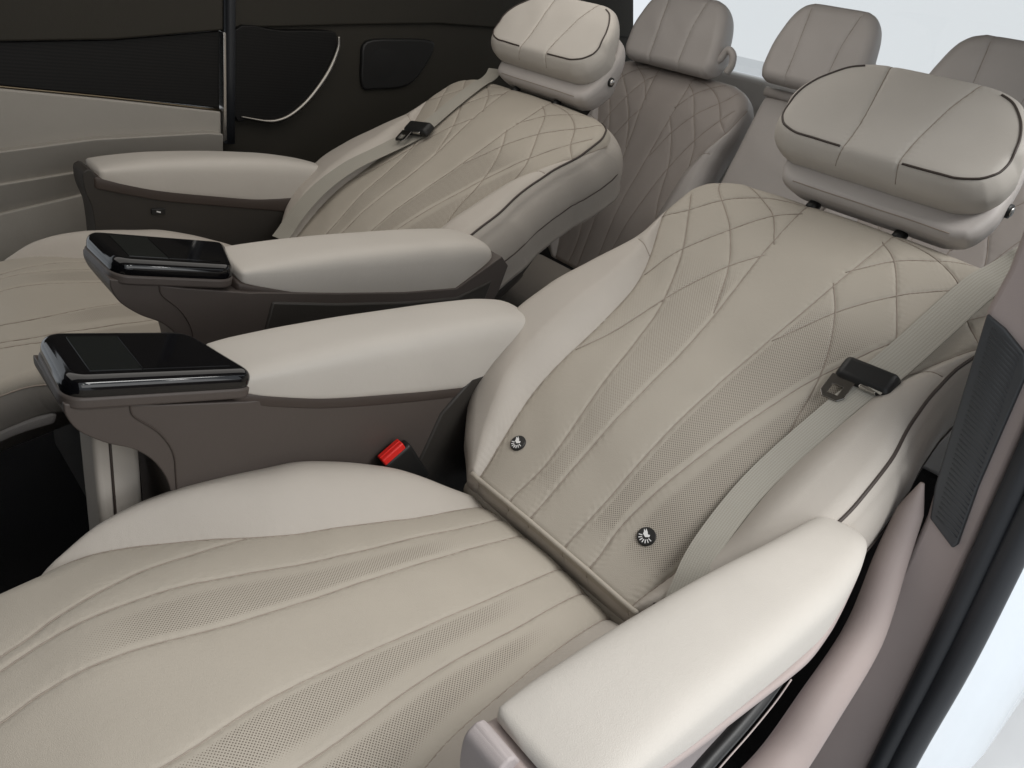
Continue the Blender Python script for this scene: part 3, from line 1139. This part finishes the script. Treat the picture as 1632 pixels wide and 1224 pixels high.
mid = thing('folding_middle_seat', 'plain grey narrow middle seat of the third row with a folding backrest', 'car seat', (2.05, 1.14, -1.26))
MF = Frame((2.00, 1.155, -.83), 72)
MW = hermite([-.02, .02, .1, .5, .66, .70, .715], [.165, .18, .185, .17, .165, .155, .14])
MP = Panel(MF, MW, -.02, .715, lambda u, v: .012 * (1 - (u / .19)**2), .02)
MP.build('backrest', M_greyleather, mid, 80, 80, .10, .02)
tubes('hinge_bar', [np.array([MF.P(u, .70, .012) for u in np.linspace(-.10, .155, 6)])], .014, M_greyleather, mid, 14)
tubes('hinge_collar', [np.array([MF.P(u, .70, .012) for u in (-.075, -.045)])], .019, M_greyleather, mid, 14)
rear_headrest(mid, Frame((2.13, 1.165, -.115), 78), 1.16, w=.92)
box('cushion', (1.62, .98, -1.0), (2.02, 1.34, -.875), M_greyleather, mid, .04, 5)

# ------------------------------------------------------------------ far side: sliding door and side panel
YD = 2.30


def pxz(pts, Y=YD):
    return [tuple(at_y(x, y, Y)[[0, 2]]) for x, y in pts]


door = thing('sliding_door', 'closed far sliding door with beige lower trim and dark striped band', 'car door', (.3, YD, -1.26))
prism('upper_trim', pxz([(-700, -420), (352, -420), (353, 47), (180, 62), (0, 65), (-700, 40)]), 'y', YD - .012, YD + .05, M_olive, door, .005)
ins = prism('striped_insert', pxz([(-160, 64), (0, 67), (180, 64), (351, 50), (350, 173), (180, 155), (0, 137), (-160, 120)]), 'y', YD + .004, YD + .05, M_weave, door, .003)
tubes('brass_strip', [np.array([at_y(x, y, YD - .002) for x, y in catmull([(-160, 121), (0, 138), (180, 156), (352, 176)], 6)])], .003, M_brass, door, 8)
prism('middle_panel', pxz([(-160, 123), (0, 140), (180, 158), (351, 177), (352, 224), (331, 213), (150, 223), (0, 242), (-160, 268)]), 'y', YD - .006, YD + .05, M_doorleather, door, .006)


def slab(name, top, bot, ytop, ybot, m):
    V, n = [], len(top)
    for (x, y) in top:
        V.append(at_y(x, y, ytop))
    for (x, y) in bot:
        V.append(at_y(x, y, ybot))
    V2 = [v + np.array([0, .06, 0]) for v in V]
    Vt = V + V2
    k = 2 * n
    Fc = []
    for i in range(n - 1):
        Fc.append([i, i + 1, n + i + 1, n + i])
        Fc.append([k + i, k + i + 1, k + n + i + 1, k + n + i])
    ringi = list(range(n)) + list(range(2 * n - 1, n - 1, -1))
    for i in range(len(ringi)):
        a, b = ringi[i], ringi[(i + 1) % len(ringi)]
        Fc.append([a, b, k + b, k + a])
    return bevel(obj(name, Vt, Fc, m, door, sharp=30), .004, 3)


slab('ledge_panel', [(-160, 262), (0, 242), (150, 222), (331, 212), (356, 214)], [(-160, 322), (0, 294), (150, 270), (331, 255), (356, 253)], YD - .035, YD - .010, M_doorleather)
slab('pocket_panel', [(-160, 321), (0, 294), (150, 270), (331, 255), (356, 253)], [(-160, 380), (0, 341), (150, 306), (331, 275), (356, 272)], YD - .022, YD - .004, M_doorleather)
slab('lower_panel', [(-160, 379), (0, 341), (150, 306), (331, 275), (356, 272)], [(-160, 560), (0, 560), (150, 560), (331, 560), (356, 560)], YD - .014, YD - .06, M_doorleather)
prism('edge_strip', pxz([(353.5, 50), (357.5, 52), (359, 222), (354, 224)]), 'y', YD - .012, YD + .02, M_chrome, door, .001)

side = thing('side_panel', 'dark brown inner side panel with curved silver trim and speaker opening', 'trim panel', (1.4, YD + .05, -1.26))
prism('lower_panel', pxz([(340, -40), (560, -40), (700, -40), (860, -40), (1010, -40), (1010, 620), (340, 620)], YD + .06), 'y', YD + .06, YD + .10, M_olive, side, .004)
prism('upper_panel', pxz([(358, -420), (1010, -420), (1010, 60), (860, 50), (700, 38), (560, 40), (372, 45), (358, 45)], YD + .045), 'y', YD + .045, YD + .10, M_olive, side, .006)
prism('striped_insert', pxz(list(map(tuple, catmull([(372, 50), (450, 49), (525, 50), (537, 60), (532, 95), (510, 132), (482, 165), (455, 186), (430, 193), (400, 190), (374, 183)], 4, True))), YD + .03), 'y', YD + .03, YD + .08, M_weave, side, .003)
tubes('silver_trim', [np.array([at_y(x, y, YD + .024) for x, y in catmull([(540, 58), (538, 80), (522, 117), (494, 156), (468, 180), (446, 191), (424, 193), (385, 186)], 8)])],
      np.interp(np.linspace(0, 1, 57), [0, .3, .8, 1], [.004, .008, .006, .002]), M_dullsilver, side, 10)
rim = prism('speaker_frame', pxz(list(map(tuple, catmull([(584, 66), (640, 62), (684, 64), (692, 74), (682, 98), (662, 126), (640, 139), (600, 142), (578, 140), (576, 100)], 4, True))), YD + .05), 'y', YD + .046, YD + .07, M_black, side, .006)
c = at_y(612, 104, YD + .036)
V, Fc = [], []
for rr, yy in ((.075, .022), (.075, .016), (.072, .012), (.05, .010), (.02, .009), (.001, .009)):
    for j in range(32):
        a = 2 * math.pi * j / 32
        V.append(c + np.array([rr * math.cos(a), yy, rr * math.sin(a)]))
for i in range(5):
    for j in range(32):
        Fc.append([i * 32 + j, i * 32 + (j + 1) % 32, (i + 1) * 32 + (j + 1) % 32, (i + 1) * 32 + j])
obj('speaker_grille', V, Fc, M_black, rim)

gapm = thing('door_seal', 'black vertical rubber seal between far sliding door and side panel', 'seal', tuple(at_y(362, 224, YD + .02)))
tubes('rubber', [np.array([at_y(x, y, YD + .035) for x, y in ((366, -160), (366, 0), (366, 120), (366, 228))])], .016, M_rubber, gapm, 12)

# ------------------------------------------------------------------ tailgate window
win = thing('rear_window', 'bright rear window behind the third row headrests', 'window', (2.75, 1.2, -.2))
gm = bpy.data.materials.new('window_glass')
gm.use_nodes = True
nt = gm.node_tree
nt.nodes.clear()
o_ = nt.nodes.new('ShaderNodeOutputMaterial')
mxs = nt.nodes.new('ShaderNodeMixShader')
tr = nt.nodes.new('ShaderNodeBsdfTransparent')
tr.inputs['Color'].default_value = (.97, .97, .96, 1)
gl = nt.nodes.new('ShaderNodeBsdfGlossy')
gl.inputs['Roughness'].default_value = .03
mxs.inputs['Fac'].default_value = .04
nt.links.new(tr.outputs[0], mxs.inputs[1])
nt.links.new(gl.outputs[0], mxs.inputs[2])
nt.links.new(mxs.outputs[0], o_.inputs['Surface'])
V = [(2.66, .25, .33), (2.66, 2.2, .33), (2.80, 2.2, -.16), (2.80, .25, -.16)]
obj('glass', V + [(x + .005, y, z) for x, y, z in V], [[0, 1, 2, 3], [4, 5, 6, 7], [0, 1, 5, 4], [1, 2, 6, 5], [2, 3, 7, 6], [3, 0, 4, 7]], gm, win, smooth=False)
tubes('frame', [np.array([(2.67, .25, .33), (2.66, 1.2, .335), (2.67, 2.2, .33)])], .03, M_darkbrown, win, 10)
box('sill_trim', (2.74, .2, -1.25), (2.86, 2.3, -.165), M_pale, win, .02)

# ------------------------------------------------------------------ near side: door pillar, seals, trim, outer skin
XP = 1.10


def pyz(pts, X=XP):
    return [tuple(at_x(x, y, X)[[1, 2]]) for x, y in pts]


pil = thing('door_pillar', 'pinkish taupe door pillar with dark ribbed inlay beside the near seat', 'pillar', (XP, .15, -1.26))
trim = [(1572, 492), (1606, 430), (1640, 340), (1720, 180), (1830, 180), (1632, 688), (1500, 983), (1385, 1222), (1290, 1400), (1150, 1400), (1252, 1222), (1345, 1062), (1440, 902), (1476, 822)]
prism('pillar_trim', pyz(trim), 'x', XP, XP + .10, M_taupe, pil, .008, 4)
rib = [(1573, 500), (1602, 524), (1636, 566), (1634, 604), (1600, 682), (1560, 775), (1527, 868), (1518, 874), (1482, 826), (1490, 775), (1530, 640)]
rb_ = prism('ribbed_inlay', pyz(rib, XP - .004), 'x', XP - .006, XP + .02, M_rib, pil, .003, 3)
lines = []
for k in range(40):
    t = k / 39
    a = np.array([1578 - 88 * t, 520 + 300 * t])
    b = np.array([1628 - 100 * t, 570 + 290 * t])
    lines.append(np.array([at_x(*(a + (b - a) * s), XP - .006) for s in (.06, .5, .94)]))
tubes('rib', lines, .0011, M_rib, rb_, 8)

seal = thing('door_seal', 'double black rubber seal along the near door opening', 'seal', (XP, .1, -1.26))
for t in (.27, .76):
    path = []
    for (xa, ya), (xb, yb) in (((1830, 200), (1990, 200)), ((1632, 690), (1632, 890)), ((1500, 985), (1540, 1070)), ((1385, 1224), (1450, 1224)), ((1290, 1410), (1370, 1410))):
        pa, pb = at_x(xa, ya, XP - .01), at_x(xb, yb, XP - .01)
        # same height on both edges: interpolate across the gap
        path.append(pa + (pb - pa) * t)
    tubes('rubber_lip', [catmull(path, 6)], .0165 if t < .5 else .0185, M_rubber, seal, 14)

skin = thing('body_side', 'white painted outer body side beyond the near door seal', 'car body', (1.3, -.05, -1.26))
V, Fc = [], []
for i, x in enumerate(np.linspace(1.11, 2.9, 24)):
    for j, z in enumerate(np.linspace(-1.15, .1, 20)):
        y = .078 - .05 * sm(x, 1.1, 1.5) - .06 * math.exp(-((z + .55) / .3)**2) * sm(x, 1.1, 2.0) + .05 * (z + .55)
        V.append((x, y + .0, z))
n_ = len(V)
V += [(x, y + .04, z) for x, y, z in V]
for i in range(23):
    for j in range(19):
        a = i * 20 + j
        Fc.append([a, a + 1, a + 21, a + 20])
        Fc.append([n_ + a, n_ + a + 20, n_ + a + 21, n_ + a + 1])
edge = [i * 20 for i in range(24)] + [460 + j for j in range(1, 20)] + [i * 20 + 19 for i in range(22, -1, -1)] + [j for j in range(18, 0, -1)]
for i in range(len(edge)):
    a, b = edge[i], edge[(i + 1) % len(edge)]
    Fc.append([a, b, n_ + b, n_ + a])
obj('skin', V, Fc, M_paint, skin, sharp=50)

low = thing('lower_trim', 'curved pinkish taupe trim between near armrest and door pillar', 'trim panel', (.95, .2, -1.26))
path = [at_y(x, y, Y) for x, y, Y in ((1470, 770, .225), (1448, 822, .222), (1420, 892, .212), (1376, 1012, .188), (1302, 1130, .172), (1238, 1224, .165), (1160, 1310, .16))]
tubes('ridge', [catmull(path, 8)], np.interp(np.linspace(0, 1, 49), [0, .15, .5, 1], [.003, .018, .027, .031]), M_taupe_shaded, low, 18)
path = [at_y(x, y, Y) for x, y, Y in ((1240, 1078, .197), (1212, 1117, .195), (1172, 1165, .193), (1128, 1214, .191), (1072, 1280, .189))]
tubes('black_strip', [catmull(path, 8)], .009, M_black, low, 12)
tubes('bright_edge', [catmull([p + np.array([.006, -.013, .004]) for p in path], 8)], .0010, M_taupe, low, 6)

S.cycles.max_bounces = 8
S.cycles.diffuse_bounces = 5
S.cycles.use_denoising = True
